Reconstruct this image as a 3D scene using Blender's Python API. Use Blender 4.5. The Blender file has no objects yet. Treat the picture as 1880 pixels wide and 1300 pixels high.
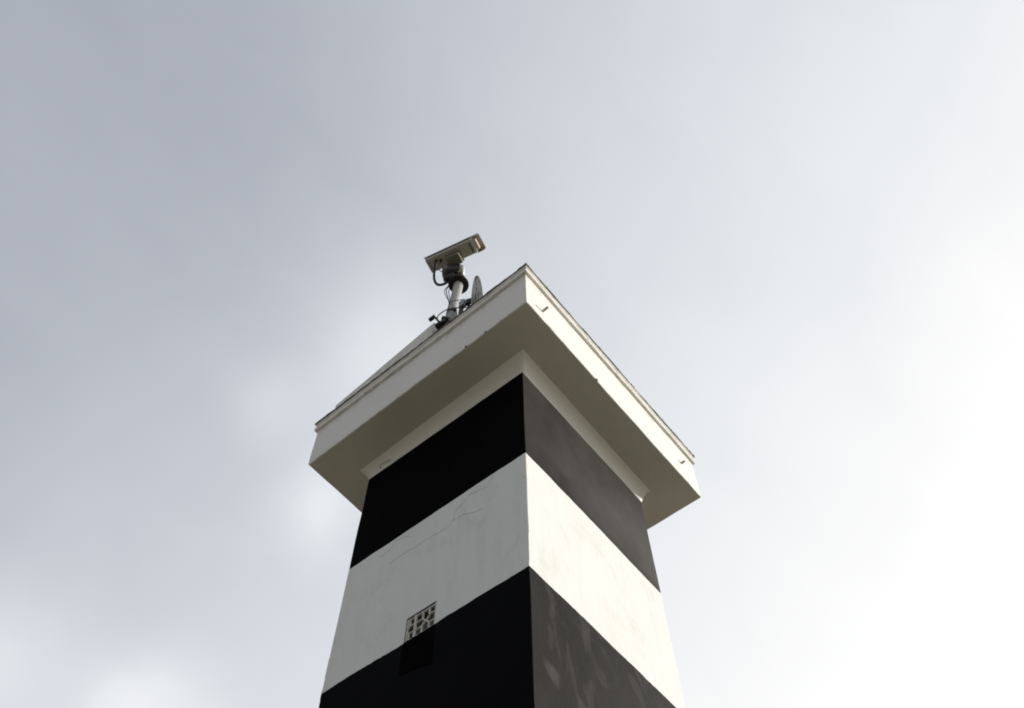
import bpy, bmesh, math, random
from mathutils import Vector, Matrix, noise
random.seed(7)
sc = bpy.context.scene
COL = sc.collection

# ------------------------------------------------------------------ camera
cd = bpy.data.cameras.new('camera')
cam = bpy.data.objects.new('camera', cd); COL.objects.link(cam)
cam.location = (-2.586, -1.800, 1.600)
cam.rotation_mode = 'XYZ'
cam.rotation_euler = (2.65292, 0.006985, -0.895311)
cd.sensor_width = 36.0; cd.sensor_fit = 'HORIZONTAL'; cd.lens = 31.507
cd.clip_start = 0.05; cd.clip_end = 5000
sc.camera = cam

# ------------------------------------------------------------------ view
sc.view_settings.view_transform = 'Standard'
sc.view_settings.look = 'None'
sc.view_settings.exposure = 0.0
sc.view_settings.gamma = 1.0
sc.cycles.filter_width = 1.9

# ------------------------------------------------------------------ sun
SUN = Vector((1.40, -1.0, 0.365)).normalized()
sl = bpy.data.lights.new('sun', 'SUN'); sl.energy = 4.8; sl.angle = math.radians(2.2)
sl.color = (1.0, 0.962, 0.903)
so = bpy.data.objects.new('sun', sl); COL.objects.link(so)
so.rotation_mode = 'QUATERNION'; so.rotation_quaternion = SUN.to_track_quat('Z', 'Y')
so.location = (12, -9, 14)

# ------------------------------------------------------------------ node helper
class NT:
    def __init__(s, tree): s.t = tree; s.n = tree.nodes; s.l = tree.links
    def node(s, kind, **kw):
        n = s.n.new(kind)
        for k, v in kw.items(): setattr(n, k, v)
        return n
    def put(s, sock, v):
        if isinstance(v, bpy.types.NodeSocket): s.l.new(v, sock)
        elif v is not None:
            if isinstance(v, (tuple, list)) and len(v) == 3 and sock.type == 'RGBA': v = (*v, 1)
            sock.default_value = v
    def math(s, op, a, b=None, c=None, clamp=False):
        n = s.node('ShaderNodeMath', operation=op, use_clamp=clamp)
        s.put(n.inputs[0], a); s.put(n.inputs[1], b); s.put(n.inputs[2], c)
        return n.outputs[0]
    def dot(s, a, b):
        n = s.node('ShaderNodeVectorMath', operation='DOT_PRODUCT')
        s.put(n.inputs[0], a); s.put(n.inputs[1], b); return n.outputs['Value']
    def vadd(s, a, b, op='ADD'):
        n = s.node('ShaderNodeVectorMath', operation=op)
        s.put(n.inputs[0], a); s.put(n.inputs[1], b); return n.outputs[0]
    def noise(s, vec, scale, detail=4, rough=.55, dist=0.0, col=False):
        n = s.node('ShaderNodeTexNoise'); s.put(n.inputs['Vector'], vec)
        n.inputs['Scale'].default_value = scale; n.inputs['Detail'].default_value = detail
        n.inputs['Roughness'].default_value = rough; n.inputs['Distortion'].default_value = dist
        return n.outputs['Color' if col else 'Fac']
    def ramp(s, fac, stops, interp='LINEAR'):
        n = s.node('ShaderNodeValToRGB'); s.put(n.inputs[0], fac); cr = n.color_ramp; cr.interpolation = interp
        while len(cr.elements) < len(stops): cr.elements.new(.5)
        for e, (p, c) in zip(cr.elements, stops):
            e.position = p
            e.color = (*c, 1) if isinstance(c, (tuple, list)) else (c, c, c, 1)
        return n.outputs[0]
    def rng(s, v, a, b, c=0.0, d=1.0, smooth=False):
        n = s.node('ShaderNodeMapRange', clamp=True)
        if smooth: n.interpolation_type = 'SMOOTHSTEP'
        s.put(n.inputs[0], v)
        for i, x in enumerate((a, b, c, d)): s.put(n.inputs[i + 1], x)
        return n.outputs[0]
    def mix(s, fac, a, b, blend='MIX'):
        n = s.node('ShaderNodeMix', data_type='RGBA', blend_type=blend)
        s.put(n.inputs['Factor'], fac); s.put(n.inputs['A'], a) if False else None
        s.put(n.inputs[0], fac); s.put(n.inputs[6], a); s.put(n.inputs[7], b)
        return n.outputs[2]
    def mapping(s, vec, scale=(1, 1, 1), rot=(0, 0, 0), loc=(0, 0, 0)):
        n = s.node('ShaderNodeMapping'); s.put(n.inputs[0], vec)
        n.inputs['Scale'].default_value = scale; n.inputs['Rotation'].default_value = rot; n.inputs['Location'].default_value = loc
        return n.outputs[0]

# ------------------------------------------------------------------ sky: thin bright overcast over a physical sky
w = bpy.data.worlds.new('World'); sc.world = w; w.use_nodes = True
N = NT(w.node_tree); N.n.clear()
out = N.node('ShaderNodeOutputWorld'); bg = N.node('ShaderNodeBackground')
N.l.new(bg.outputs[0], out.inputs[0])
sky = N.node('ShaderNodeTexSky', sky_type='NISHITA'); sky.sun_disc = False
sky.sun_elevation = math.asin(SUN.z); sky.sun_rotation = math.atan2(SUN.x, SUN.y)
d = N.node('ShaderNodeTexCoord').outputs['Generated']
nd = N.node('ShaderNodeVectorMath', operation='NORMALIZE'); N.put(nd.inputs[0], d); d = nd.outputs[0]
wob = N.vadd(N.noise(d, 5.0, 6, .55, .2, col=True), (.5, .5, .5), 'SUBTRACT')
wb = N.node('ShaderNodeVectorMath', operation='SCALE'); N.put(wb.inputs[0], wob); wb.inputs[3].default_value = .085
nw = N.node('ShaderNodeVectorMath', operation='NORMALIZE'); N.put(nw.inputs[0], N.vadd(d, wb.outputs[0])); dw = nw.outputs[0]
L = N.math('ADD', N.dot(d, (.458, -.293, -.404)), 1.018)
# sky dimmed towards -X to take light off the left face
sx = N.node('ShaderNodeSeparateXYZ'); N.put(sx.inputs[0], d)
away = N.math('MAXIMUM', N.math('SUBTRACT', N.math('MULTIPLY', sx.outputs[0], -1), .12), 0)
L = N.math('SUBTRACT', L, N.math('MULTIPLY', away, .05))
def blob(L, c, k, amp):
    c = Vector(c).normalized()
    # spherical gaussian round a direction of the sky
    g = N.math('EXPONENT', N.math('MULTIPLY', N.math('SUBTRACT', N.dot(dw, tuple(c)), 1.0), k))
    return N.math('ADD', L, N.math('MULTIPLY', g, amp))
for c, k, a in [((.268, .372, .889), 300, .10), ((.282, .425, .860), 450, .10), ((.222, .515, .828), 1500, .06), ((.25, .51, .822), 900, .03),
                ((.350, .53, .772), 1100, .14), ((.335, .50, .80), 900, .05), ((.19, .785, .59), 420, .15), ((.16, .80, .60), 200, .04), ((.312, .735, .602), 900, .16), ((.36, .71, .605), 700, .08),
                ((.566, -.161, .808), 500, .025), ((-.09, .40, .91), 30, -.03), ((.05, .36, .93), 40, -.035), ((-.212, .44, .87), 60, .06)]:
    L = blob(L, c, k, a)
wisp = N.noise(N.mapping(dw, (1, 1.6, 1), (0, 0, .6)), 5.5, 7, .52, .4)
wisp2 = N.noise(dw, 1.9, 3, .5)
L = N.math('ADD', L, N.math('MULTIPLY', N.math('SUBTRACT', wisp, .5), .085))
L = N.math('ADD', L, N.math('MULTIPLY', N.math('SUBTRACT', wisp2, .5), .05))
L = N.math('MINIMUM', N.math('MAXIMUM', L, .12), 1.25)
tint = N.ramp(L, [(0, (.92, .985, 1.12)), (.38, (.918, .985, 1.125)), (.60, (.938, .992, 1.080)), (.82, (.962, .998, 1.050)), (1.0, (1.0, 1.0, 1.0))])
cl = N.node('ShaderNodeVectorMath', operation='SCALE'); N.put(cl.inputs[0], tint); N.put(cl.inputs[3], L)
nish = N.node('ShaderNodeVectorMath', operation='SCALE'); N.put(nish.inputs[0], sky.outputs[0]); nish.inputs[3].default_value = .08
mixn = N.mix(.05, cl.outputs[0], nish.outputs[0])
N.put(bg.inputs[0], mixn); bg.inputs[1].default_value = 1.0

# ------------------------------------------------------------------ materials
def material(name):
    m = bpy.data.materials.new(name); m.use_nodes = True
    T = NT(m.node_tree); b = T.n['Principled BSDF']; return m, T, b
def bump(T, b, h, strength=.3, dist=.004):
    n = T.node('ShaderNodeBump'); n.inputs['Strength'].default_value = strength; n.inputs['Distance'].default_value = dist
    T.put(n.inputs['Height'], h); T.l.new(n.outputs[0], b.inputs['Normal'])
def pos(T):
    return T.node('ShaderNodeNewGeometry').outputs['Position']
def sep(T, v):
    n = T.node('ShaderNodeSeparateXYZ'); T.put(n.inputs[0], v); return n.outputs

ZS = 8.428          # soffit height
B0, B1, B2 = ZS - .142, ZS - 1.347, ZS - 2.571   # band limits
STEP = 1.224

def plaster(T, P, base=(.745, .725, .68), dirt=(.30, .28, .22), mott=1.0):
    a = T.noise(P, 2.2, 6, .6); f = T.noise(P, 42, 4, .6)
    big = T.rng(a, .3, .72, .0, .22 * mott)
    c = T.mix(big, base, tuple(x * .80 for x in base))
    c = T.mix(T.rng(f, .35, .7, 0, .12), c, tuple(x * .82 for x in base))
    # small chips and pock marks
    v = T.node('ShaderNodeTexVoronoi', feature='F1'); T.put(v.inputs['Vector'], T.vadd(P, T.vadd(T.noise(P, 30, 2, .5, col=True), (.12, .12, .12), 'MULTIPLY'))); v.inputs['Scale'].default_value = 2.6
    spot = T.rng(v.outputs['Distance'], .022, .05, 1, 0)
    c = T.mix(T.math('MULTIPLY', spot, T.rng(T.noise(P, 1.7, 2), .52, .6, 0, .75)), c, dirt)
    return c, f

def mat_white():
    m, T, b = material('white_masonry_paint'); P = pos(T)
    c, f = plaster(T, P)
    z = sep(T, P)[2]
    # grime washed out from under the moulding
    edge = T.noise(T.mapping(P, (7, 7, 1.2)), 2.0, 5, .65)
    g = T.math('MULTIPLY', T.rng(z, ZS + .40, ZS + .57, 0, 1, True), T.rng(edge, .42, .72, 0, .5))
    c = T.mix(g, c, (.36, .33, .24))
    low = T.math('MULTIPLY', T.rng(z, ZS + .05, ZS - .001, 0, 1), T.rng(T.noise(P, 9, 5, .7), .5, .68, 0, .8))
    c = T.mix(low, c, (.34, .31, .24))
    T.put(b.inputs['Base Color'], c); b.inputs['Roughness'].default_value = .78
    h = T.math('ADD', T.math('MULTIPLY', f, .5), T.math('MULTIPLY', T.noise(P, 5, 3), 1.6))
    bump(T, b, h, .5, .006); return m

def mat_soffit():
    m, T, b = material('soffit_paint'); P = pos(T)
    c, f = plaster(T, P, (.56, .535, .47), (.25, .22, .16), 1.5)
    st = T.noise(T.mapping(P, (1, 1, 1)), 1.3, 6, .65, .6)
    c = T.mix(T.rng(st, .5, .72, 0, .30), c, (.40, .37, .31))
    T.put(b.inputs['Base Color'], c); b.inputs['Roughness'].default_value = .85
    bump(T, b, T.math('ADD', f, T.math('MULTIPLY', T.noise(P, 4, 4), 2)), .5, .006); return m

def mat_shaft(side):  # sun and shade copies: part of the lighting is put into the colour
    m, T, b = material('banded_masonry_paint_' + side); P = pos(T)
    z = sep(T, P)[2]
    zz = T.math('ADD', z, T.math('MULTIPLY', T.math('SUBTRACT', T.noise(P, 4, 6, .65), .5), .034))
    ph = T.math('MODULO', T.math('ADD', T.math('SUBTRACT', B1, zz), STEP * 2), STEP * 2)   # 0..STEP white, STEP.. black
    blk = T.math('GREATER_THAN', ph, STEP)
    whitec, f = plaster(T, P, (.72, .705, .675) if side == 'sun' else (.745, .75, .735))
    # rain streaking of the white
    st = T.noise(T.mapping(P, (5, 5, .55)), 2.3, 6, .6)
    whitec = T.mix(T.rng(st, .5, .78, 0, .16), whitec, (.40, .40, .37))
    ns = T.noise(P, 1.6, 6, .6, .5)
    sg = T.noise(T.mapping(P, (1, 2.6, 1.1), (.75, 0, 0)), 2.4, 6, .66, .6)
    whitec = T.mix(T.rng(sg, .54, .74, 0, .22), whitec, (.36, .35, .32))
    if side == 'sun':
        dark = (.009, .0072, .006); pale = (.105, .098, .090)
        # weathered patches and brush strokes rubbed into black paint lightened as if sunlit
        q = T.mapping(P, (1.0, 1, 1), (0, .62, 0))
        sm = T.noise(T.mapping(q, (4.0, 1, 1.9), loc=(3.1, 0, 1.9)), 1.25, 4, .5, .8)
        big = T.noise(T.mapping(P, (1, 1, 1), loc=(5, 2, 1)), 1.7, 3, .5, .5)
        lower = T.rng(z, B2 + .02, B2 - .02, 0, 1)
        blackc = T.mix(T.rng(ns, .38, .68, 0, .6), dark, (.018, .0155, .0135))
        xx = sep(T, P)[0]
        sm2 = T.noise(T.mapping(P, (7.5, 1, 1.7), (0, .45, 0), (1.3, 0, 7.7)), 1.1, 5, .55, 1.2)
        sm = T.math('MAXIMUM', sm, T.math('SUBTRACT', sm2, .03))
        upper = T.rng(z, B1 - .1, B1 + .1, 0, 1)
        blackc = T.mix(T.math('MULTIPLY', upper, T.rng(T.math('ADD', T.noise(P, .9, 4), T.math('MULTIPLY', xx, .16)), .42, .95, .0, .9)), blackc, (.082, .078, .073))  # upper band also grows paler towards +X
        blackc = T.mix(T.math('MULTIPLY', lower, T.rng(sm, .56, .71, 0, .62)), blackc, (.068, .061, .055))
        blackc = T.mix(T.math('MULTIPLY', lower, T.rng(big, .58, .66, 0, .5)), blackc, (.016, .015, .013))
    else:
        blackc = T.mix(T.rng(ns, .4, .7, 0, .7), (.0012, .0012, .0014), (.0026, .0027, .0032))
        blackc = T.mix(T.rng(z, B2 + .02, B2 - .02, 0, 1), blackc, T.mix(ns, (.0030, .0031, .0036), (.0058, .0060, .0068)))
    c = T.mix(blk, whitec, blackc)
    T.put(b.inputs['Base Color'], c)
    T.put(b.inputs['Roughness'], T.math('ADD', T.math('MULTIPLY', blk, -.1), .82))
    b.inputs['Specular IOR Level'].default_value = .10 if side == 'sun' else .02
    bump(T, b, T.math('ADD', T.math('MULTIPLY', f, .6), T.math('MULTIPLY', T.noise(P, 4.5, 4), 2)), .5, .007); return m

def mat_grime():
    m, T, b = material('mossy_dirty_concrete'); P = pos(T)
    a = T.noise(P, 13, 7, .72); c = T.ramp(a, [(.30, (.022, .022, .014)), (.46, (.085, .085, .058)), (.60, (.21, .20, .155)), (.78, (.42, .40, .35))])
    T.put(b.inputs['Base Color'], c); b.inputs['Roughness'].default_value = .95
    bump(T, b, T.noise(P, 40, 6, .7), .8, .012); return m

def mat_moulding():
    m, T, b = material('stained_moulding_paint'); P = pos(T)
    c, f = plaster(T, P)
    a = T.noise(T.mapping(P, (4, 4, 9)), 2.2, 7, .7)
    c = T.mix(T.rng(a, .48, .74, 0, .65), c, (.27, .25, .17))
    T.put(b.inputs['Base Color'], c); b.inputs['Roughness'].default_value = .85
    bump(T, b, T.math('ADD', f, T.noise(P, 9, 5, .6)), .6, .007); return m

def mat_simple(name, col, rough=.5, metal=0.0, var=.25, scale=20, dirt=None, spec=None):
    m, T, b = material(name); P = pos(T)
    a = T.noise(P, scale, 5, .6)
    c = T.mix(T.rng(a, .3, .7, 0, 1), col, tuple(x * (1 - var) for x in col))
    if dirt: c = T.mix(T.rng(T.noise(P, scale * .6, 6, .7), .5, .66, 0, .8), c, dirt)
    T.put(b.inputs['Base Color'], c); T.put(b.inputs['Roughness'], T.rng(a, .3, .7, rough * .85, min(1, rough * 1.15)))
    b.inputs['Metallic'].default_value = metal
    if spec is not None: b.inputs['Specular IOR Level'].default_value = spec
    bump(T, b, T.noise(P, scale * 4, 4, .6), .2, .002); return m

def mat_collar():
    m, T, b = material('collar_paint'); P = pos(T)
    c, f = plaster(T, P, (.76, .74, .68), (.34, .30, .2), .8)
    T.put(b.inputs['Base Color'], c); b.inputs['Roughness'].default_value = .8
    bump(T, b, T.math('ADD', f, T.math('MULTIPLY', T.noise(P, 5, 3), 2)), .4, .005); return m
M = dict(
    collar=mat_collar(),
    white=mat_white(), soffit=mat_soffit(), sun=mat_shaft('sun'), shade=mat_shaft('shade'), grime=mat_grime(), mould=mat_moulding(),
    cavity=mat_simple('vent_cavity', (.20, .185, .145), .9, var=.4),
    vent=mat_simple('old_white_concrete', (.60, .59, .56), .9, var=.15, scale=12, dirt=(.42, .40, .34)),
    ventblack=mat_simple('black_painted_concrete', (.0014, .0014, .0014), .9, spec=.02),
    crack=mat_simple('hairline_crack_dirt', (.61, .61, .60), .95, var=.5, scale=60),
    crackwarm=mat_simple('old_crack_dirt', (.14, .115, .075), .95, var=.5, scale=60),
    pole=mat_simple('grey_white_pole_paint', (.38, .38, .37), .5, var=.18, scale=14, dirt=(.36, .35, .31)),
    housing=mat_simple('camera_housing_paint', (.40, .39, .34), .42, var=.15, scale=16, dirt=(.36, .34, .27)),
    shield=mat_simple('sun_shield_paint', (.58, .57, .54), .4, var=.18, scale=16),
    bracket=mat_simple('dull_bracket_paint', (.19, .18, .145), .6, var=.2, scale=16),
    hood=mat_simple('hood_inner_paint', (.42, .37, .31), .5, var=.2, scale=16),
    darkmetal=mat_simple('dark_metal', (.036, .035, .030), .55, var=.4, scale=25),
    rust=mat_simple('rusty_flange_steel', (.020, .016, .012), .85, var=.5, scale=22, dirt=(.038, .032, .022)),
    rubber=mat_simple('black_rubber', (.005, .005, .0055), .55, var=.3, scale=30),
    black=mat_simple('black_plastic', (.012, .012, .013), .5, var=.3, scale=30),
    tan=mat_simple('window_surround_paint', (.62, .55, .43), .4, var=.15, scale=20),
    drumgrey=mat_simple('shaded_drum_paint', (.17, .17, .16), .5, var=.5, scale=9, dirt=(.05, .05, .045)),  # darker paint for the left drum, its shade put into the colour
    boxgrey=mat_simple('grey_plastic', (.33, .33, .36), .5, var=.15, scale=30),
    dish=mat_simple('weathered_dish_paint', (.46, .46, .44), .55, var=.2, scale=10),
    pipe=mat_simple('rusty_pipe', (.50, .46, .36), .8, var=.45, scale=60),
)
# window glass of the camera
m, T, b = material('camera_window_glass'); b.inputs['Base Color'].default_value = (.20, .16, .11, 1); b.inputs['Roughness'].default_value = .08
b.inputs['Coat Weight'].default_value = .6; T.put(b.inputs['Base Color'], T.mix(T.noise(pos(T), 12, 3), (.16, .13, .09), (.34, .29, .22))); M['glass'] = m
# peeling dark patches on the back of the dish
m, T, b = material('peeling_dish_back'); P = pos(T)
n1 = T.noise(P, 11, 6, .68, .4)
cc = T.mix(T.rng(n1, .50, .56, 0, 1), (.60, .605, .58), (.055, .05, .035))
cc2 = T.mix(T.rng(T.noise(P, 3.5, 4), .4, .7, 0, .5), (.64, .64, .62), (.46, .46, .42))
zm = T.rng(sep(T, P)[2], 9.86, 9.80, 0, 1)
T.put(b.inputs['Base Color'], T.mix(zm, cc2, cc)); b.inputs['Roughness'].default_value = .7; M['dishback'] = m
# ground
m, T, b = material('dry_sandy_ground'); P = pos(T)
T.put(b.inputs['Base Color'], T.mix(T.rng(T.noise(P, .35, 8, .65), .35, .65), (.215, .185, .142), (.160, .148, .112)))
b.inputs['Roughness'].default_value = .95; bump(T, b, T.noise(P, 6, 8, .7), .6, .03); M['ground'] = m

# ------------------------------------------------------------------ mesh helpers
def link(name, bm, mat, parent=None, smooth=False, bevel=0.0, autosmooth=None):
    me = bpy.data.meshes.new(name); bmesh.ops.recalc_face_normals(bm, faces=bm.faces); bm.to_mesh(me); bm.free()
    o = bpy.data.objects.new(name, me); COL.objects.link(o)
    for mm in (mat if isinstance(mat, (list, tuple)) else [mat]): me.materials.append(mm)
    if smooth:
        for p in me.polygons: p.use_smooth = True
    if parent: o.parent = parent
    if bevel:
        md = o.modifiers.new('bevel', 'BEVEL'); md.width = bevel; md.segments = 3; md.limit_method = 'ANGLE'; md.angle_limit = math.radians(35)
    return o
def thing(name, label, cat, loc=(0, 0, 0), group=None):
    o = bpy.data.objects.new(name, None); COL.objects.link(o); o.empty_display_size = .1
    o.location = loc; tag(o, label, cat, group); return o
def tag(o, label=None, cat=None, group=None, kind=None):
    if label: o['label'] = label
    if cat: o['category'] = cat
    if group: o['group'] = group
    if kind: o['kind'] = kind
    return o
def frame(fx, up=(0, 0, 1)):
    fx = Vector(fx).normalized(); r = fx.cross(Vector(up)).normalized(); u = r.cross(fx)
    return Matrix((fx, -r, u)).transposed()          # columns: forward, left, up
def box(bm, c, s, R=None):
    R = R or Matrix.Identity(3)
    v = [bm.verts.new(Vector(c) + R @ Vector((x * s[0] / 2, y * s[1] / 2, z * s[2] / 2))) for x in (-1, 1) for y in (-1, 1) for z in (-1, 1)]
    for f in ((0, 1, 3, 2), (4, 6, 7, 5), (0, 4, 5, 1), (2, 3, 7, 6), (0, 2, 6, 4), (1, 5, 7, 3)): bm.faces.new([v[i] for i in f])
def cyl(bm, a, b, ra, rb=None, n=32, caps=True):
    lathe(bm, a, (Vector(b) - Vector(a)), [(0, ra), (1, ra if rb is None else rb)], n, caps, rel=True)
def lathe(bm, a, axis, prof, n=32, caps=True, rel=False):
    a = Vector(a); ax = Vector(axis); Ln = ax.length if rel else 1.0; ax = ax.normalized()
    u = ax.orthogonal().normalized(); v = ax.cross(u); rings = []
    for t, r in prof:
        rings.append([bm.verts.new(a + ax * t * Ln + (u * math.cos(q) + v * math.sin(q)) * r) for q in [2 * math.pi * k / n for k in range(n)]])
    for i in range(len(rings) - 1):
        for k in range(n): bm.faces.new((rings[i][k], rings[i][(k + 1) % n], rings[i + 1][(k + 1) % n], rings[i + 1][k]))
    if caps: bm.faces.new(rings[0]); bm.faces.new(rings[-1])
def tube(bm, pts, r, n=10, sub=6):
    P = [Vector(p) for p in pts]; Q = []
    for i in range(len(P) - 1):
        p0, p1, p2, p3 = P[max(i - 1, 0)], P[i], P[i + 1], P[min(i + 2, len(P) - 1)]
        for k in range(sub):
            t = k / sub
            Q.append(.5 * ((2 * p1) + (-p0 + p2) * t + (2 * p0 - 5 * p1 + 4 * p2 - p3) * t * t + (-p0 + 3 * p1 - 3 * p2 + p3) * t ** 3))
    Q.append(P[-1]); rings = []; u = None
    for i, q in enumerate(Q):
        tg = (Q[min(i + 1, len(Q) - 1)] - Q[max(i - 1, 0)]).normalized()
        u = tg.orthogonal().normalized() if u is None else (u - tg * u.dot(tg)).normalized()
        v = tg.cross(u)
        rings.append([bm.verts.new(q + (u * math.cos(a) + v * math.sin(a)) * r) for a in [2 * math.pi * k / n for k in range(n)]])
    for i in range(len(rings) - 1):
        for k in range(n): bm.faces.new((rings[i][k], rings[i][(k + 1) % n], rings[i + 1][(k + 1) % n], rings[i + 1][k]))
    bm.faces.new(rings[0]); bm.faces.new(rings[-1])
def wobble(p, amp, sc_=2.3):
    n = noise.noise_vector(Vector(p) * sc_); n2 = noise.noise_vector(Vector(p) * sc_ * 5)
    return Vector(p) + (n + n2 * .35) * amp
def sweep(bm, quad, prof, nsub=44, amp=.003, closed=False, fsc=2.3):
    """ring profile (outward offset, height) carried round a four-cornered plan"""
    sg = [(-1, -1), (1, -1), (1, 1), (-1, 1)]; rings = []
    for item in prof:
        r, z = item[0], item[1]; q = item[2] if len(item) > 2 else quad
        cs = [Vector((c[0] + s[0] * r, c[1] + s[1] * r, z)) for c, s in zip(q, sg)]
        ring = []
        for i in range(4):
            a, b_ = cs[i], cs[(i + 1) % 4]
            for k in range(nsub): ring.append(bm.verts.new(wobble(a.lerp(b_, k / nsub), amp, fsc)))
        rings.append(ring)
    m_ = len(rings[0])
    if closed: rings.append(rings[0])
    for i in range(len(rings) - 1):
        for k in range(m_): bm.faces.new((rings[i][k], rings[i][(k + 1) % m_], rings[i + 1][(k + 1) % m_], rings[i + 1][k]))
    return rings

# ------------------------------------------------------------------ ground
bm = bmesh.new(); bmesh.ops.create_grid(bm, x_segments=60, y_segments=60, size=1500)
for v in bm.verts:
    r = math.hypot(v.co.x, v.co.y)
    v.co.z = 0 if r < 40 else noise.noise(v.co * .004) * min(6, (r - 40) * .02) - .5
tag(link('ground', bm, M['ground']), 'dry sandy ground around the tower', 'ground', kind='structure')

# ------------------------------------------------------------------ tower
tower = thing('striped_tower', 'black and white banded square masonry tower with overhanging white top', 'tower', (1.3, 1.3, 0))
def part(o):                                   # parts are modelled in world coordinates
    o.parent = tower; o.matrix_parent_inverse = Matrix.Translation((-1.3, -1.3, 0)); return o
SX0, SY0, SX1, SY1 = .410, .425, 2.186, 2.215
TP = .00198
def shaft_xy(z):
    e = (B0 - z) * TP; return SX0 + e, SY0 + e, SX1 - e, SY1 - e
# vent opening in the face that looks towards -X
VY0, VY1, VZ0, VZ1 = 1.200, 1.466, 5.856, 6.068
def face_grid(bm, P, us, vs, hole=None, mi=0, amp=.0035):
    g = {}
    for i, u in enumerate(us):
        for j, v in enumerate(vs):
            p = P(u, v)
            near = hole and hole[0] - .02 < u < hole[1] + .02 and hole[2] - .02 < v < hole[3] + .02
            g[i, j] = bm.verts.new(p if near else wobble(p, amp))
    for i in range(len(us) - 1):
        for j in range(len(vs) - 1):
            uc, vc = (us[i] + us[i + 1]) / 2, (vs[j] + vs[j + 1]) / 2
            if hole and hole[0] < uc < hole[1] and hole[2] < vc < hole[3]: continue
            f = bm.faces.new((g[i, j], g[i + 1, j], g[i + 1, j + 1], g[i, j + 1])); f.material_index = mi
def lin(a, b, n, extra=()):
    return sorted(set([round(a + (b - a) * i / n, 5) for i in range(n + 1)] + list(extra)))
bm = bmesh.new()
ZT = B0 + .004
zs = lin(0, ZT, 90)
def fL(u, v): e = (B0 - v) * TP; return Vector((SX0 + e, SY0 + e + u * (SY1 - SY0 - 2 * e), v))
zsv = [z for z in zs if min(abs(z - VZ0), abs(z - VZ1)) > .03] + [VZ0, VZ1]; zsv.sort()
def fLy(y, v):                                  # by y, so the vent stays square
    e = (B0 - v) * TP; t = (y - SY0) / (SY1 - SY0); return fL(t, v)
ys = [y for y in lin(SY0, SY1, 26) if min(abs(y - VY0), abs(y - VY1)) > .025] + [VY0, VY1]; ys.sort()
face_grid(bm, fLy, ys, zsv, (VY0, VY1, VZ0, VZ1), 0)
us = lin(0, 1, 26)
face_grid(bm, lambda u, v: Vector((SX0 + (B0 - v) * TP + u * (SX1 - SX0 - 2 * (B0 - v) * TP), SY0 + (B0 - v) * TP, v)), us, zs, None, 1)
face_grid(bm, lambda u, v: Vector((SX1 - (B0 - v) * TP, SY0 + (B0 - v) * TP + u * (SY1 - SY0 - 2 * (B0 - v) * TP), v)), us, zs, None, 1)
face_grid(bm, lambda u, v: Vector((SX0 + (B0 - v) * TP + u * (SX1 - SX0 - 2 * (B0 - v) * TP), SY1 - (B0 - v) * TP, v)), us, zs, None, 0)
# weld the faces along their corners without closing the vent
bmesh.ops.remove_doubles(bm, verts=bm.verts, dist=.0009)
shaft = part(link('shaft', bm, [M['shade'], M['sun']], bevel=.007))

# vent: recess, pierced blocks above, the painted-over block below
VX = SX0 + (B0 - 5.86) * TP
bm = bmesh.new()
y0, y1, z0, z1 = VY0, VY1, VZ0, VZ1; dpt = .07
q = [(y0, z0), (y1, z0), (y1, z1), (y0, z1)]
fv = [bm.verts.new((VX - .0003, *p)) for p in q]; bv = [bm.verts.new((VX + dpt, *p)) for p in q]
for i in range(4): bm.faces.new((fv[i], fv[(i + 1) % 4], bv[(i + 1) % 4], bv[i]))
bm.faces.new(bv)
part(link('vent_recess', bm, M['cavity']))
def vent_bars(y0, y1, z0, z1, full_w=.185, x=VX + .0035, dep=.014):
    bm = bmesh.new(); k = 0
    def bar(a, b_, w):
        nonlocal k
        a = Vector((0, *a)); b_ = Vector((0, *b_)); dd = b_ - a
        if dd.length < 1e-4: return
        t = dd.normalized(); R = Matrix((Vector((1, 0, 0)), t, Vector((1, 0, 0)).cross(t))).transposed()
        off = .0007 * (k % 9); k += 1
        box(bm, Vector((x + dep / 2 + off, 0, 0)) + (a + b_) / 2, (dep, dd.length + w * .5, w), R)
    fw = .011
    zc = (z0 + z1) / 2; hh = (z1 - z0) / 2 - fw * .6
    yf = y0 + full_w                                   # joint between the two blocks
    for yb in (y0 + fw / 2, yf, y1 - fw / 2): bar((yb, z0), (yb, z1), fw * (1.5 if yb == yf else 1))
    for zb in (z0 + fw / 2, z1 - fw / 2): bar((y0, zb), (y1, zb), fw)
    def star(yc, hw, clip0, clip1):
        s = .36; w = .0090
        segs = []
        for a in (-1, 1):
            for b_ in (-1, 1):
                segs += [((0, 0), (a * s, b_ * s)), ((a * s, b_ * s), (a * s, b_ * .97)), ((a * s, b_ * s), (a * .97, b_ * s))]
        for p, r in segs:
            p = [yc + p[0] * hw, zc + p[1] * hh]; r = [yc + r[0] * hw, zc + r[1] * hh]
            if p[0] > r[0]: p, r = r, p
            if r[0] < clip0 or p[0] > clip1: continue
            if r[0] > clip1 and r[0] > p[0]:
                t = (clip1 - p[0]) / (r[0] - p[0]); r = [clip1, p[1] + (r[1] - p[1]) * t]
            bar(p, r, w)
    star(y0 + full_w / 2, full_w / 2 - fw * .6, y0, yf)
    star(yf + full_w / 2 - .012, full_w / 2 - fw * .6, yf, y1 - .004)
    return bm
part(link('vent_grille', vent_bars(y0 + .004, y1 - .003, 5.859, 6.058), M['vent'], bevel=.0015))
lo = bmesh.new(); rr = random.Random(5)
top_ = [(y0 - .004 + (y1 - y0 + .010) * i / 16, 5.853 + .0015 * math.sin(i * 1.9)) for i in range(17)]
bot_ = [(y, 5.535 + (y - y0) / (y1 - y0) * .055 + .012 * noise.noise(Vector((y * 30, 0, 0)))) for y, _ in top_]
fr = []
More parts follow.
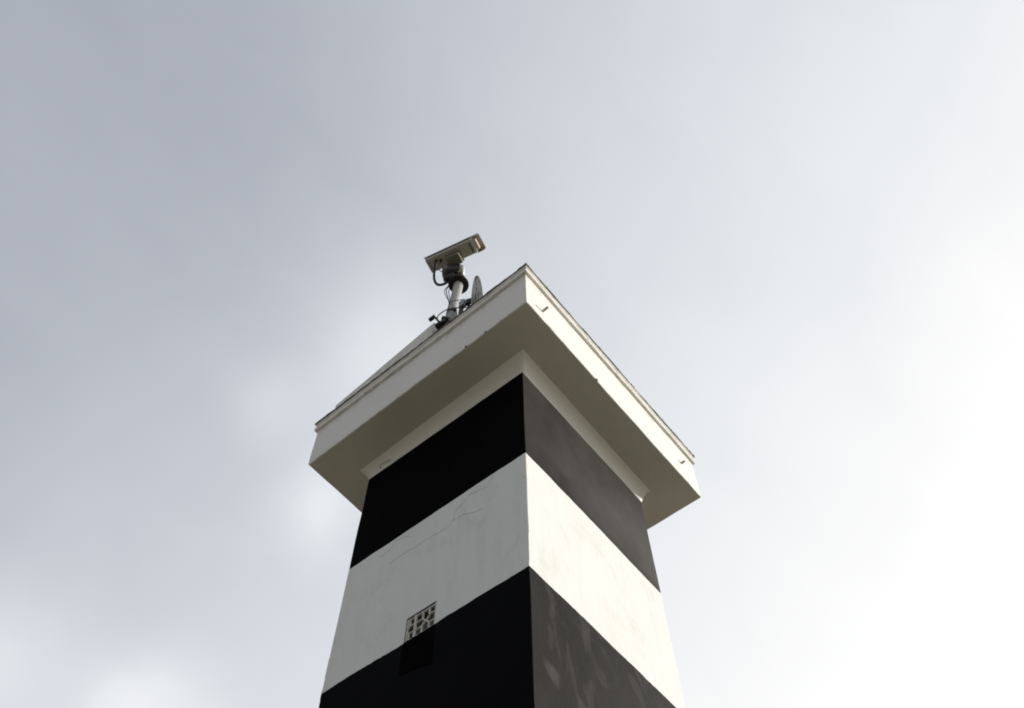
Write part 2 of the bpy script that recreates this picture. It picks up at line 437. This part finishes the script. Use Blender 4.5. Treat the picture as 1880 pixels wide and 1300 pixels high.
for xx_ in (VX - .0035, VX + .01):
    fr.append([lo.verts.new((xx_, y, z)) for y, z in top_ + bot_[::-1]])
for a_ in range(16): lo.faces.new((fr[0][a_], fr[0][a_ + 1], fr[0][32 - a_], fr[0][33 - a_]))
for a_ in range(34): lo.faces.new((fr[0][a_], fr[0][(a_ + 1) % 34], fr[1][(a_ + 1) % 34], fr[1][a_]))
o = part(link('black_paint_patch', lo, M['ventblack'])); o['label'] = 'patch of thicker matt black paint below the vent'

# hairline cracks on the shaded white band (thin raised dirt lines following the plaster)
def crack(pts, w, mat, name='hairline_crack'):
    bm = bmesh.new(); P = []
    for (a, b_) in zip(pts[:-1], pts[1:]):
        nseg = max(2, int(math.dist(a, b_) / .02))
        for k in range(nseg):
            t = k / nseg; y = a[0] + (b_[0] - a[0]) * t; z = a[1] + (b_[1] - a[1]) * t
            P.append((y, z + .007 * noise.noise(Vector((y * 22, z * 22, 0)))))
    P.append(pts[-1]); prev = None; n = len(P)
    for i, (y, z) in enumerate(P):
        ww = w * (.45 + .8 * abs(noise.noise(Vector((y * 9, z * 9, 3))))) * min(1, (i + 1) / 4, (n - i) / 4)
        a = P[max(i - 1, 0)]; c = P[min(i + 1, n - 1)]; dy, dz = c[0] - a[0], c[1] - a[1]; l = math.hypot(dy, dz) or 1
        ny, nz = -dz / l * ww, dy / l * ww
        e = (B0 - z) * TP
        def X(yy, zz, o_): 
            t = (yy - SY0) / (SY1 - SY0); return wobble(fL(t, zz), .0035).x - o_
        cur = [bm.verts.new((X(y, z, -.001), y - ny, z - nz)), bm.verts.new((X(y, z, .0022), y, z)), bm.verts.new((X(y, z, -.001), y + ny, z + nz))]
        if prev:
            for j in (0, 1): bm.faces.new((prev[j], prev[j + 1], cur[j + 1], cur[j]))
        prev = cur
    return part(link(name, bm, mat))
crack([(.733, 7.063), (.784, 6.964), (.958, 7.011), (1.019, 6.949), (1.082, 6.942), (1.107, 6.84), (1.165, 6.78), (1.327, 6.811), (1.487, 6.809), (1.625, 6.819), (1.738, 6.804)], .0055, M['crack'])
crack([(.829, 6.737), (.916, 6.763), (1.012, 6.821), (1.074, 6.82), (1.106, 6.827)], .004, M['crack'])
crack([(1.522, 6.96), (1.596, 7.017), (1.696, 7.048), (1.759, 6.98), (1.842, 6.966), (1.877, 7.004)], .0045, M['crack'])

# overhanging platform
SQ = [(SX0, SY0), (SX1, SY0), (SX1, SY1), (SX0, SY1)]
CQ = [(.300, .330), (2.235, .335), (2.235, 2.290), (.345, 2.290)]
def lq(t): return [(a[0] + (b_[0] - a[0]) * t, a[1] + (b_[1] - a[1]) * t) for a, b_ in zip(SQ, CQ)]
bm = bmesh.new()
prof = [(0.0, B0 - .002, SQ), (.003, B0, SQ)]
for k in range(1, 11):
    a = k / 10 * math.pi / 2
    t = k / 10; prof.append((0, B0 + .142 * min(1, t * 1.02) if k < 10 else ZS, lq(.62 * t + .38 * t ** 5)))
sweep(bm, SQ, prof, amp=.0035)
part(link('flared_collar', bm, M['collar'], smooth=True))
BQ = [(-.036, .025), (2.6, 0), (2.6, 2.619), (0, 2.619)]
TQ = [(-.042, .018), (2.609, -.009), (2.609, 2.628), (-.009, 2.628)]
bm = bmesh.new()
r0 = sweep(bm, BQ, [(0, ZS + .0005, CQ)] + [(0, ZS, [(c[0] + (b_[0] - c[0]) * t, c[1] + (b_[1] - c[1]) * t) for c, b_ in zip(CQ, BQ)]) for t in (.25, .5, .75)] + [(-.010, ZS)], amp=.004)
part(link('soffit', bm, M['soffit'], smooth=False))
bm = bmesh.new()
def bt(t): return [(a[0] + (b_[0] - a[0]) * t, a[1] + (b_[1] - a[1]) * t) for a, b_ in zip(BQ, TQ)]
sweep(bm, BQ, [(-.010, ZS), (-.004, ZS + .001), (-.001, ZS + .005), (0, ZS + .012)] + [(0, ZS + .561 * t, bt(t)) for t in (.1, .25, .4, .55, .7, .85, 1.0)] + [(-.03, ZS + .5615, TQ)], amp=.004)
part(link('fascia', bm, M['white']))
zt = ZS + .561
bm = bmesh.new()
sweep(bm, TQ, [(-.02, zt - .002), (.018, zt + .001), (.026, zt + .006), (.028, zt + .052), (.024, zt + .060), (.014, zt + .064), (.014, zt + .080), (.024, zt + .088), (.028, zt + .094), (.028, zt + .112), (-.02, zt + .114)], amp=.004)
part(link('cornice_moulding', bm, M['mould']))
bm = bmesh.new()
sweep(bm, TQ, [(-.02, zt + .112), (.030, zt + .111), (.036, zt + .116), (.036, zt + .136), (.028, zt + .142), (-.06, zt + .146)], nsub=130, amp=.007, fsc=6)
part(link('drip_edge', bm, M['grime']))
# worn clumps along the drip edge
bm = bmesh.new(); rr = random.Random(3)
for i in range(46):
    s = rr.random(); side = i % 2; wv = rr.uniform(.02, .07)
    A_, B_ = (Vector((*TQ[0], 0)), Vector((*TQ[1], 0))) if side else (Vector((*TQ[0], 0)), Vector((*TQ[3], 0)))
    c = A_.lerp(B_, s) + (Vector((0, -.026, zt + .137)) if side else Vector((-.026, 0, zt + .137)))
    sz = (wv, .022, rr.uniform(.012, .024)) if side else (.022, wv, rr.uniform(.012, .024))
    r = bmesh.ops.create_icosphere(bm, subdivisions=2, radius=.5)
    for v in r['verts']:
        n = noise.noise(v.co * 3 + Vector((i, 0, 0))); v.co = Vector(c) + Vector((v.co.x * sz[0], v.co.y * sz[1], v.co.z * sz[2])) * (1 + .5 * n)
o = part(link('moss_clump', bm, M['grime'], smooth=True)); o['kind'] = 'stuff'
bm = bmesh.new(); v = [bm.verts.new((x, y, zt + .144)) for x, y in ((-.0, .05), (2.57, .03), (2.57, 2.59), (.03, 2.59))]; bm.faces.new(v)
part(link('roof_deck', bm, M['grime']))

# wall standing on the roof edge, its top sloping down away from the near corner
bm = bmesh.new(); Xa, Xb = .03, .15; n = 24
def wt(y): return 9.430 + (2.520 - y) / (2.520 - 1.222) * .240
g = []
for i in range(n + 1):
    y = 1.222 + (2.520 - 1.222) * i / n
    row = [(Xa, y, 9.12), (Xa, y, wt(y) - .006), (Xa + .006, y, wt(y)), (Xb, y, wt(y)), (Xb, y, 9.12)]
    g.append([bm.verts.new(wobble(p, .0025)) for p in row])
for i in range(n):
    for j in range(4): bm.faces.new((g[i][j], g[i][j + 1], g[i + 1][j + 1], g[i + 1][j]))
bm.faces.new(g[0]); bm.faces.new(g[-1])
part(link('roof_upstand_wall', bm, M['white']))

# knocks along the lower arris
rr = random.Random(11)
for (x, y, ax_) in ((-.028, .696, 1), (-.030, .476, 1), (.947, .014, 0)):
    bm = bmesh.new(); rc = bmesh.ops.create_icosphere(bm, subdivisions=3, radius=.5); sz = (.010, .022, .009) if ax_ else (.024, .010, .009)
    for v in rc['verts']:
        n = noise.noise(v.co * 2.5 + Vector((x * 7, y * 9, 0))) + .5 * noise.noise(v.co * 6)
        v.co = Vector((x, y, ZS + .003)) + Vector((v.co.x * sz[0], v.co.y * sz[1], v.co.z * sz[2])) * (1 + .7 * n)
    part(link('edge_chip', bm, M['crackwarm']))
# drain pipes through the right-hand fascia
for (x, z, ln, r) in ((.184, 8.583, .042, .0120), (2.338, 8.694, .042, .0120)):
    bm = bmesh.new()
    a = Vector((x, .02, z)); ax = Vector((-.08, -1, -.05)).normalized()
    lathe(bm, a, ax, [(0, r), (ln + .02, r), (ln + .022, r * .82), (ln - .03, r * .8)], 24, caps=False)
    lathe(bm, a + ax * (ln - .03), ax, [(0, r * .8), (.001, r * .8)], 24)
    part(link('drain_pipe', bm, M['pipe'], smooth=True))
# old curved crack under the flare
crackbm = bmesh.new()
tube(crackbm, [(.392, 2.056, 8.300), (.378, 2.045, 8.335), (.380, 2.00, 8.335), (.384, 1.95, 8.322), (.386, 1.92, 8.318)], .0028, 6)
part(link('old_crack', crackbm, M['crackwarm']))

# ------------------------------------------------------------------ mast
mast = thing('camera_mast', 'grey painted steel pole with dark round flange rising from the tower roof', 'pole', (.12, 1.13, 9.13))
def under(o, parent):
    o.parent = parent; o.matrix_parent_inverse = Matrix.Translation(-parent.location); return o
PB, PT = Vector((.12, 1.130, 9.13)), Vector((.12, 1.028, 10.50)); pa = (PT - PB).normalized()
bm = bmesh.new(); cyl(bm, PB, PT, .054, .051, 48)
under(link('pole', bm, M['pole'], smooth=True), mast).modifiers.new('es', 'EDGE_SPLIT')
FL = PT
bm = bmesh.new(); lathe(bm, FL - pa * .012, pa, [(0, .109), (.003, .112), (.020, .112), (.024, .108)], 64)
under(link('flange', bm, M['rust'], bevel=0), mast)
for k in range(6):
    a = k * math.pi / 3 + .4; u = pa.orthogonal().normalized(); v = pa.cross(u)
    c = FL + (u * math.cos(a) + v * math.sin(a)) * .088 - pa * .020
    bm = bmesh.new(); cyl(bm, c, c + pa * .018, .009, .009, 6); under(link('bolt', bm, M['darkmetal']), mast)
bm = bmesh.new(); q = PB.lerp(PT, .50)
lathe(bm, q - pa * .012, pa, [(0, .056), (0, .0565), (.03, .0565), (.03, .056)], 40)
box(bm, q + Vector((-.02, -.062, .01)), (.03, .02, .03))
under(link('clamp_band', bm, M['darkmetal']), mast)

# ------------------------------------------------------------------ surveillance camera
UC = Vector((-.053, 1.017, 10.95))
F = Vector((.207, -.977, -.055)).normalized()
U = Vector((.06, -.044, .997)).normalized(); Lf = Vector((-.976, -.21, .049)).normalized()   # Lf points to -X (left of travel seen from below)
Lf = U.cross(F).normalized() if U.cross(F).dot(Lf) > 0 else -U.cross(F).normalized(); U = F.cross(Lf).normalized()
if U.z < 0: U = -U
HR = Matrix((F, Lf, U)).transposed()
def hp(f, l, u): return UC + F * f + Lf * l + U * u
cctv = thing('security_camera', 'boxy pale surveillance camera with sun hood pointing right on the mast', 'camera', tuple(FL))
HL, HW, HH = .578, .168, .078
def prism(bm, f0, f1, sec):                      # section in (l, u) extruded along the housing
    a = [bm.verts.new(hp(f0, *s)) for s in sec]; b_ = [bm.verts.new(hp(f1, *s)) for s in sec]; n = len(sec)
    for i in range(n): bm.faces.new((a[i], a[(i + 1) % n], b_[(i + 1) % n], b_[i]))
    bm.faces.new(a); bm.faces.new(b_)
def rsec(w, h, r, u0=0, n=5):
    s = []
    for cx, cy, a0 in ((w / 2 - r, u0 + h - r, 0), (-w / 2 + r, u0 + h - r, 90), (-w / 2 + r, u0 + r, 180), (w / 2 - r, u0 + r, 270)):
        for k in range(n + 1):
            a = math.radians(a0 + 90 * k / n); s.append((cx + r * math.cos(a), cy + r * math.sin(a)))
    return s
bm = bmesh.new(); prism(bm, -HL / 2, HL / 2 - .012, rsec(HW, HH, .012)); 
under(link('housing', bm, M['housing'], bevel=.003), cctv)
bm = bmesh.new()                                  # pale bezel ring round the window
so_, si = rsec(HW + .004, HH + .003, .014, -.0015), rsec(HW - .030, HH - .022, .010, .011)
rings = []
for f, s in ((HL / 2 - .014, so_), (HL / 2 + .006, so_), (HL / 2 + .008, [(a * .99, b_) for a, b_ in so_]), (HL / 2 + .008, si), (HL / 2 - .010, si)):
    rings.append([bm.verts.new(hp(f, *p)) for p in s])
for i in range(4):
    for k in range(len(so_)): bm.faces.new((rings[i][k], rings[i][(k + 1) % len(so_)], rings[i + 1][(k + 1) % len(so_)], rings[i + 1][k]))
under(link('bezel', bm, M['shield']), cctv)
bm = bmesh.new(); prism(bm, HL / 2 - .0105, HL / 2 - .0085, rsec(HW - .026, HH - .018, .010, .009))
win = under(link('window', bm, M['glass']), cctv)
bm = bmesh.new(); lathe(bm, hp(HL / 2 - .009, .01, .038), F, [(0, .026), (.012, .026), (.013, .020), (.006, .018)], 32)
under(link('lens', bm, M['black'], smooth=False), cctv)
# sun shield: thin bent sheet over the top, longer than the body, with short side lips
HD = .092
def sheet(bm, f0, f1, fl0, fl1, w=.196, t=.003, lip=.030, top=HD):
    outer = [(w / 2, top - lip), (w / 2, top - .008), (w / 2 - .008, top), (-w / 2 + .008, top), (-w / 2, top - .008), (-w / 2, top - lip)]
    inner = [(w / 2 - t, top - lip), (w / 2 - t, top - .009), (w / 2 - .009, top - t), (-w / 2 + .009, top - t), (-w / 2 + t, top - .009), (-w / 2 + t, top - lip)]
    sec = outer + inner[::-1]; n = len(sec)
    sl_ = 6; R = []
    for i in range(sl_ + 1):
        f = f0 + (f1 - f0) * i / sl_; R.append([bm.verts.new(hp(f, *s)) for s in sec])
    for i in range(sl_):
        for k in range(n): bm.faces.new((R[i][k], R[i][(k + 1) % n], R[i + 1][(k + 1) % n], R[i + 1][k]))
    bm.faces.new(R[0]); bm.faces.new(R[-1])
bm = bmesh.new(); sheet(bm, -HL / 2 - .022, HL / 2 + .092, 0, 0)
under(link('sun_shield', bm, M['shield']), cctv)
# deeper hood at the front: cheeks with a rounded lower corner
bm = bmesh.new()
for sgn in (-1, 1):
    pts = [(HL / 2 - .006, HD - .006), (HL / 2 + .088, HD - .006), (HL / 2 + .091, HD - .040), (HL / 2 + .080, HD - .054), (HL / 2 + .060, HD - .062), (HL / 2 - .006, HD - .066)]
    for a, b_ in ((sgn * .0965, sgn * .0925),):
        A = [bm.verts.new(hp(f, a, u)) for f, u in pts]; B = [bm.verts.new(hp(f, b_, u)) for f, u in pts]; n = len(pts)
        for i in range(n): bm.faces.new((A[i], A[(i + 1) % n], B[(i + 1) % n], B[i]))
        bm.faces.new(A); bm.faces.new(B)
box(bm, hp(HL / 2 + .040, 0, HD - .006), (.090, .184, .002), HR)
under(link('front_hood', bm, M['hood']), cctv)
# vent slots, front and rear, in the underside
for fpos, cnt, ln in ((HL / 2 - .034, 6, .026), (-HL / 2 + .030, 3, .012)):
    for k in range(cnt):
        bm = bmesh.new(); l = (k - (cnt - 1) / 2) * (.019 if cnt == 6 else .030)
        prism(bm, fpos - ln / 2, fpos + ln / 2, [(l - .0062, -.0012), (l + .0062, -.0012), (l + .0062, .004), (l - .0062, .004)])
        under(link('vent_slot', bm, M['darkmetal']), cctv)
# seam of the body
bm = bmesh.new(); prism(bm, -.11, .10, [(-.002, -.0011), (.002, -.0011), (.002, .003), (-.002, .003)])
bm.free()
# mounting bracket under the body
bm = bmesh.new(); BC = Vector((-.020, .994, 10.87))
a0 = BC + U * .0
box(bm, a0 + U * .038, (.150, .118, .072), HR); box(bm, a0 + U * .074 , (.176, .136, .010), HR); box(bm, a0 - U * .001, (.158, .126, .008), HR)
under(link('mount_bracket', bm, M['bracket'], bevel=.003), cctv)
for (f, l) in ((-.05, -.035), (.05, -.035), (-.05, .035), (.05, .035)):
    bm = bmesh.new(); c = a0 + F * f + Lf * l - U * .012; cyl(bm, c, c + U * .01, .006, .006, 8)
    under(link('bolt', bm, M['bracket']), cctv)
bm = bmesh.new(); prism(bm, HL / 2 + .004, HL / 2 + .046, rsec(HW - .052, HH - .020, .006, .012)); under(link('window_surround', bm, M['tan'], bevel=.002), cctv)
# pan and tilt head
e = Vector((.63, -.777, 0)).normalized(); HC = Vector((.062, 1.065, 10.785)); g_ = Vector((0, 0, 1)).cross(e)
ER = Matrix((e, g_, Vector((0, 0, 1)))).transposed()
bm = bmesh.new(); box(bm, HC, (.150, .145, .150), ER); box(bm, HC + Vector((0, 0, .06)), (.11, .10, .08), ER)
box(bm, HC + Vector((0, 0, -.075)), (.115, .115, .03), ER)
head = under(link('tilt_head', bm, M['darkmetal'], bevel=.010), cctv)
for s, col in ((-1, 'drumgrey'), (1, 'shield')):
    bm = bmesh.new(); lathe(bm, HC + e * s * .064 + Vector((0, 0, .012)), e * s, [(0, .072), (.012, .080), (.040, .078), (.052, .066), (.055, .040), (.056, .0)] if s > 0 else [(0, .068), (.012, .074), (.048, .072), (.062, .058), (.066, .03), (.067, .0)], 40, caps=False)
    under(link('drum_cover', bm, M[col], smooth=True), cctv)
bm = bmesh.new(); lathe(bm, FL + pa * .010, (.0, .03, 1), [(0, .085), (.02, .088), (.10, .080), (.12, .062), (.20, .058)], 48)
under(link('pan_motor', bm, M['rust'], smooth=True), cctv).modifiers.new('es', 'EDGE_SPLIT')
bm = bmesh.new(); lathe(bm, (.02, 1.150, 10.595), (.35, -.9, .55), [(0, .030), (.01, .042), (.07, .046), (.13, .046)], 32)
under(link('connector_boot', bm, M['rubber'], smooth=True), cctv)
bm = bmesh.new(); tube(bm, [(.10, 1.00, 10.74), (.13, .985, 10.70), (.150, .975, 10.66)], .013, 12)
under(link('conduit_elbow', bm, M['shield'], smooth=True), cctv)
# cables of the camera
bm = bmesh.new(); tube(bm, [(-.122, 1.180, 10.955), (-.115, 1.190, 10.92), (-.075, 1.235, 10.82), (-.025, 1.268, 10.72), (.020, 1.262, 10.665), (.048, 1.220, 10.640), (.062, 1.160, 10.63)], .0145, 14)
under(link('hose', bm, M['rubber'], smooth=True), cctv)
bm = bmesh.new(); c = Vector((-.122, 1.180, 10.944)); cyl(bm, c, c + U * .012, .017, .015, 24); c = hp(-.125, .012, -.012); cyl(bm, c, c + U * .014, .0165, .0165, 24)
under(link('cable_gland', bm, M['rubber']), cctv)
bm = bmesh.new(); tube(bm, [tuple(hp(-.125, .012, -.004)), (-.060, 1.172, 10.91), (-.058, 1.196, 10.885), (-.030, 1.192, 10.85), (.015, 1.155, 10.82), (.060, 1.120, 10.79), (.110, 1.085, 10.77), (.138, 1.040, 10.78)], .0046, 8)
under(link('thin_cable', bm, M['rubber'], smooth=True), cctv)

# ------------------------------------------------------------------ loose cables on the mast and roof
def cable(pts, r, label, mat='rubber'):
    bm = bmesh.new(); tube(bm, pts, r * 1.35, 8); o = link('cable', bm, M[mat], smooth=True); tag(o, label, 'cable', 'thin cables around the mast'); return o
cable([(.075, 1.120, 10.52), (.07, 1.153, 10.46), (.068, 1.145, 10.35), (.068, 1.115, 10.20), (.068, 1.092, 10.07), (.072, 1.082, 9.98), (.068, 1.088, 9.90), (.070, 1.10, 9.80), (.08, 1.12, 9.60), (.09, 1.14, 9.16)], .0042, 'black cable running down the left side of the camera pole')
cable([(.085, 1.10, 10.51), (.082, 1.128, 10.40), (.080, 1.108, 10.26), (.078, 1.090, 10.14), (.072, 1.083, 10.05), (.073, 1.080, 9.99)], .0032, 'thin wire drooping from the dark flange, inside the pole cable')
cable([(.066, 1.12, 10.515), (.056, 1.168, 10.44), (.056, 1.150, 10.30), (.062, 1.115, 10.16), (.066, 1.090, 10.06)], .0030, 'pale grey wire hanging outermost from the left of the flange', 'boxgrey')
cable([(.064, 1.082, 9.955), (.058, 1.062, 9.96), (.056, 1.024, 9.955), (.058, .954, 9.885), (.066, .850, 9.775)], .0030, 'thin dark tie wire crossing the pole above the looping cable')
cable([(.065, .780, 9.47), (.052, .835, 9.545), (.046, .885, 9.60), (.048, .931, 9.655), (.046, 1.000, 9.735), (.048, 1.047, 9.785), (.048, 1.098, 9.825), (.05, 1.138, 9.84), (.052, 1.172, 9.850), (.05, 1.203, 9.822), (.05, 1.206, 9.77), (.05, 1.185, 9.70), (.052, 1.150, 9.62), (.055, 1.115, 9.55)], .0044, 'black cable looping out across the pole foot to the floodlight')
cable([(.110, .973, 9.93), (.105, .955, 9.80), (.105, .955, 9.66), (.11, .97, 9.5), (.12, 1.0, 9.15)], .0075, 'short dark cable down the right of the pole foot')

# ------------------------------------------------------------------ small roof equipment
jb = thing('junction_box', 'small grey junction box beside the foot of the camera pole', 'box', (.05, .86, 9.15))
bm = bmesh.new(); box(bm, (.052, .868, 9.655), (.05, .062, .12)); under(link('box_body', bm, M['boxgrey'], bevel=.004), jb)
bm = bmesh.new(); box(bm, (.052, .868, 9.38), (.02, .02, .46)); under(link('stem', bm, M['darkmetal']), jb)

fl = thing('floodlight', 'black floodlight on a stub arm at the end of the sloping roof wall', 'floodlight', (.05, 1.12, 9.15))
bm = bmesh.new(); box(bm, (.048, 1.112, 9.482), (.10, .115, .060), frame((1, .12, -.12)))
for k in range(5): box(bm, (.035 + k * .012, 1.112, 9.446), (.004, .10, .022), frame((1, .12, -.12)))
under(link('lamp_body', bm, M['black'], bevel=.004), fl)
bm = bmesh.new(); box(bm, (-.004, 1.120, 9.512), (.170, .014, .024), frame((1, .02, 0))); under(link('arm', bm, M['black'], bevel=.002), fl)
bm = bmesh.new(); box(bm, (-.072, 1.152, 9.500), (.034, .052, .036), frame((1, .05, 0))); under(link('sensor', bm, M['black'], bevel=.003), fl)
bm = bmesh.new(); box(bm, (.080, 1.118, 9.32), (.03, .03, .36)); under(link('stem', bm, M['black']), fl)

sp = thing('spotlight', 'small black spotlight with a grey rim between the floodlight and the pole', 'spotlight', (.07, 1.06, 9.15))
ax = Vector((.75, -.62, -.18)).normalized(); c = Vector((.040, 1.066, 9.560))
bm = bmesh.new(); lathe(bm, c - ax * .045, ax, [(0, .018), (.012, .026), (.07, .030), (.085, .032), (.085, .024), (.06, .022)], 28); under(link('lamp_can', bm, M['black'], smooth=True), sp).modifiers.new('es', 'EDGE_SPLIT')
bm = bmesh.new(); lathe(bm, c + ax * .030, ax, [(0, .031), (0, .0345), (.010, .0345), (.010, .031)], 28); under(link('rim', bm, M['boxgrey']), sp)
bm = bmesh.new(); tube(bm, [tuple(c - Vector((0, 0, .02))), (.06, 1.06, 9.46), (.075, 1.06, 9.35), (.08, 1.06, 9.14)], .012, 10); under(link('stem', bm, M['black']), sp)

cb = thing('connector_box', 'black connector box on the roof edge at the left of the dish', 'box', (.03, .78, 9.15))
bm = bmesh.new(); box(bm, (.034, .782, 9.560), (.036, .040, .090)); box(bm, (.050, .765, 9.590), (.02, .022, .11)); under(link('box_body', bm, M['black'], bevel=.003), cb)
bm = bmesh.new(); box(bm, (.045, .775, 9.33), (.018, .018, .38)); under(link('stem', bm, M['black']), cb)

# ------------------------------------------------------------------ dish seen almost edge-on
DC = Vector((.199, .802, 9.54)); v_ = Vector((.307, .289, .907)); l_ = Vector((.625, -.78, -.007)); th = math.radians(11.0)
n_ = (l_ * math.cos(th) + v_ * math.sin(th)).normalized()
DC = DC + n_ * .0
dish = thing('satellite_dish', 'weathered pale dish seen nearly edge-on, its back peeling in dark patches', 'dish', (.12, .70, 9.13))
bm = bmesh.new(); R_ = .395; pr_ = []
for k in range(12):
    r = R_ * k / 11; pr_.append((-.028 * (1 - (r / R_) ** 2), max(r, .0005)))
pr_ += [(.004, R_), (.004, R_ - .004)]
pr_ += [(-.028 * (1 - ((R_ * k / 11) / R_) ** 2) + .004, max(R_ * k / 11 - .004, .0004)) for k in range(10, -1, -1)]
lathe(bm, DC, n_, pr_, 72, caps=False)
under(link('reflector', bm, M['dishback'], smooth=True), dish)
bm = bmesh.new(); lathe(bm, DC, n_, [(-.003, R_ - .001), (-.003, R_ + .003), (.006, R_ + .003), (.006, R_ - .001)], 72, caps=False); under(link('rim', bm, M['dish'], smooth=False), dish)
bm = bmesh.new(); box(bm, DC - n_ * .055 + Vector((0, 0, -.02)), (.04, .04, .10), frame(n_)); tube(bm, [tuple(DC - n_ * .07), (.17, .83, 9.3), (.17, .83, 9.12)], .012, 12)
under(link('dish_mount', bm, M['darkmetal']), dish)
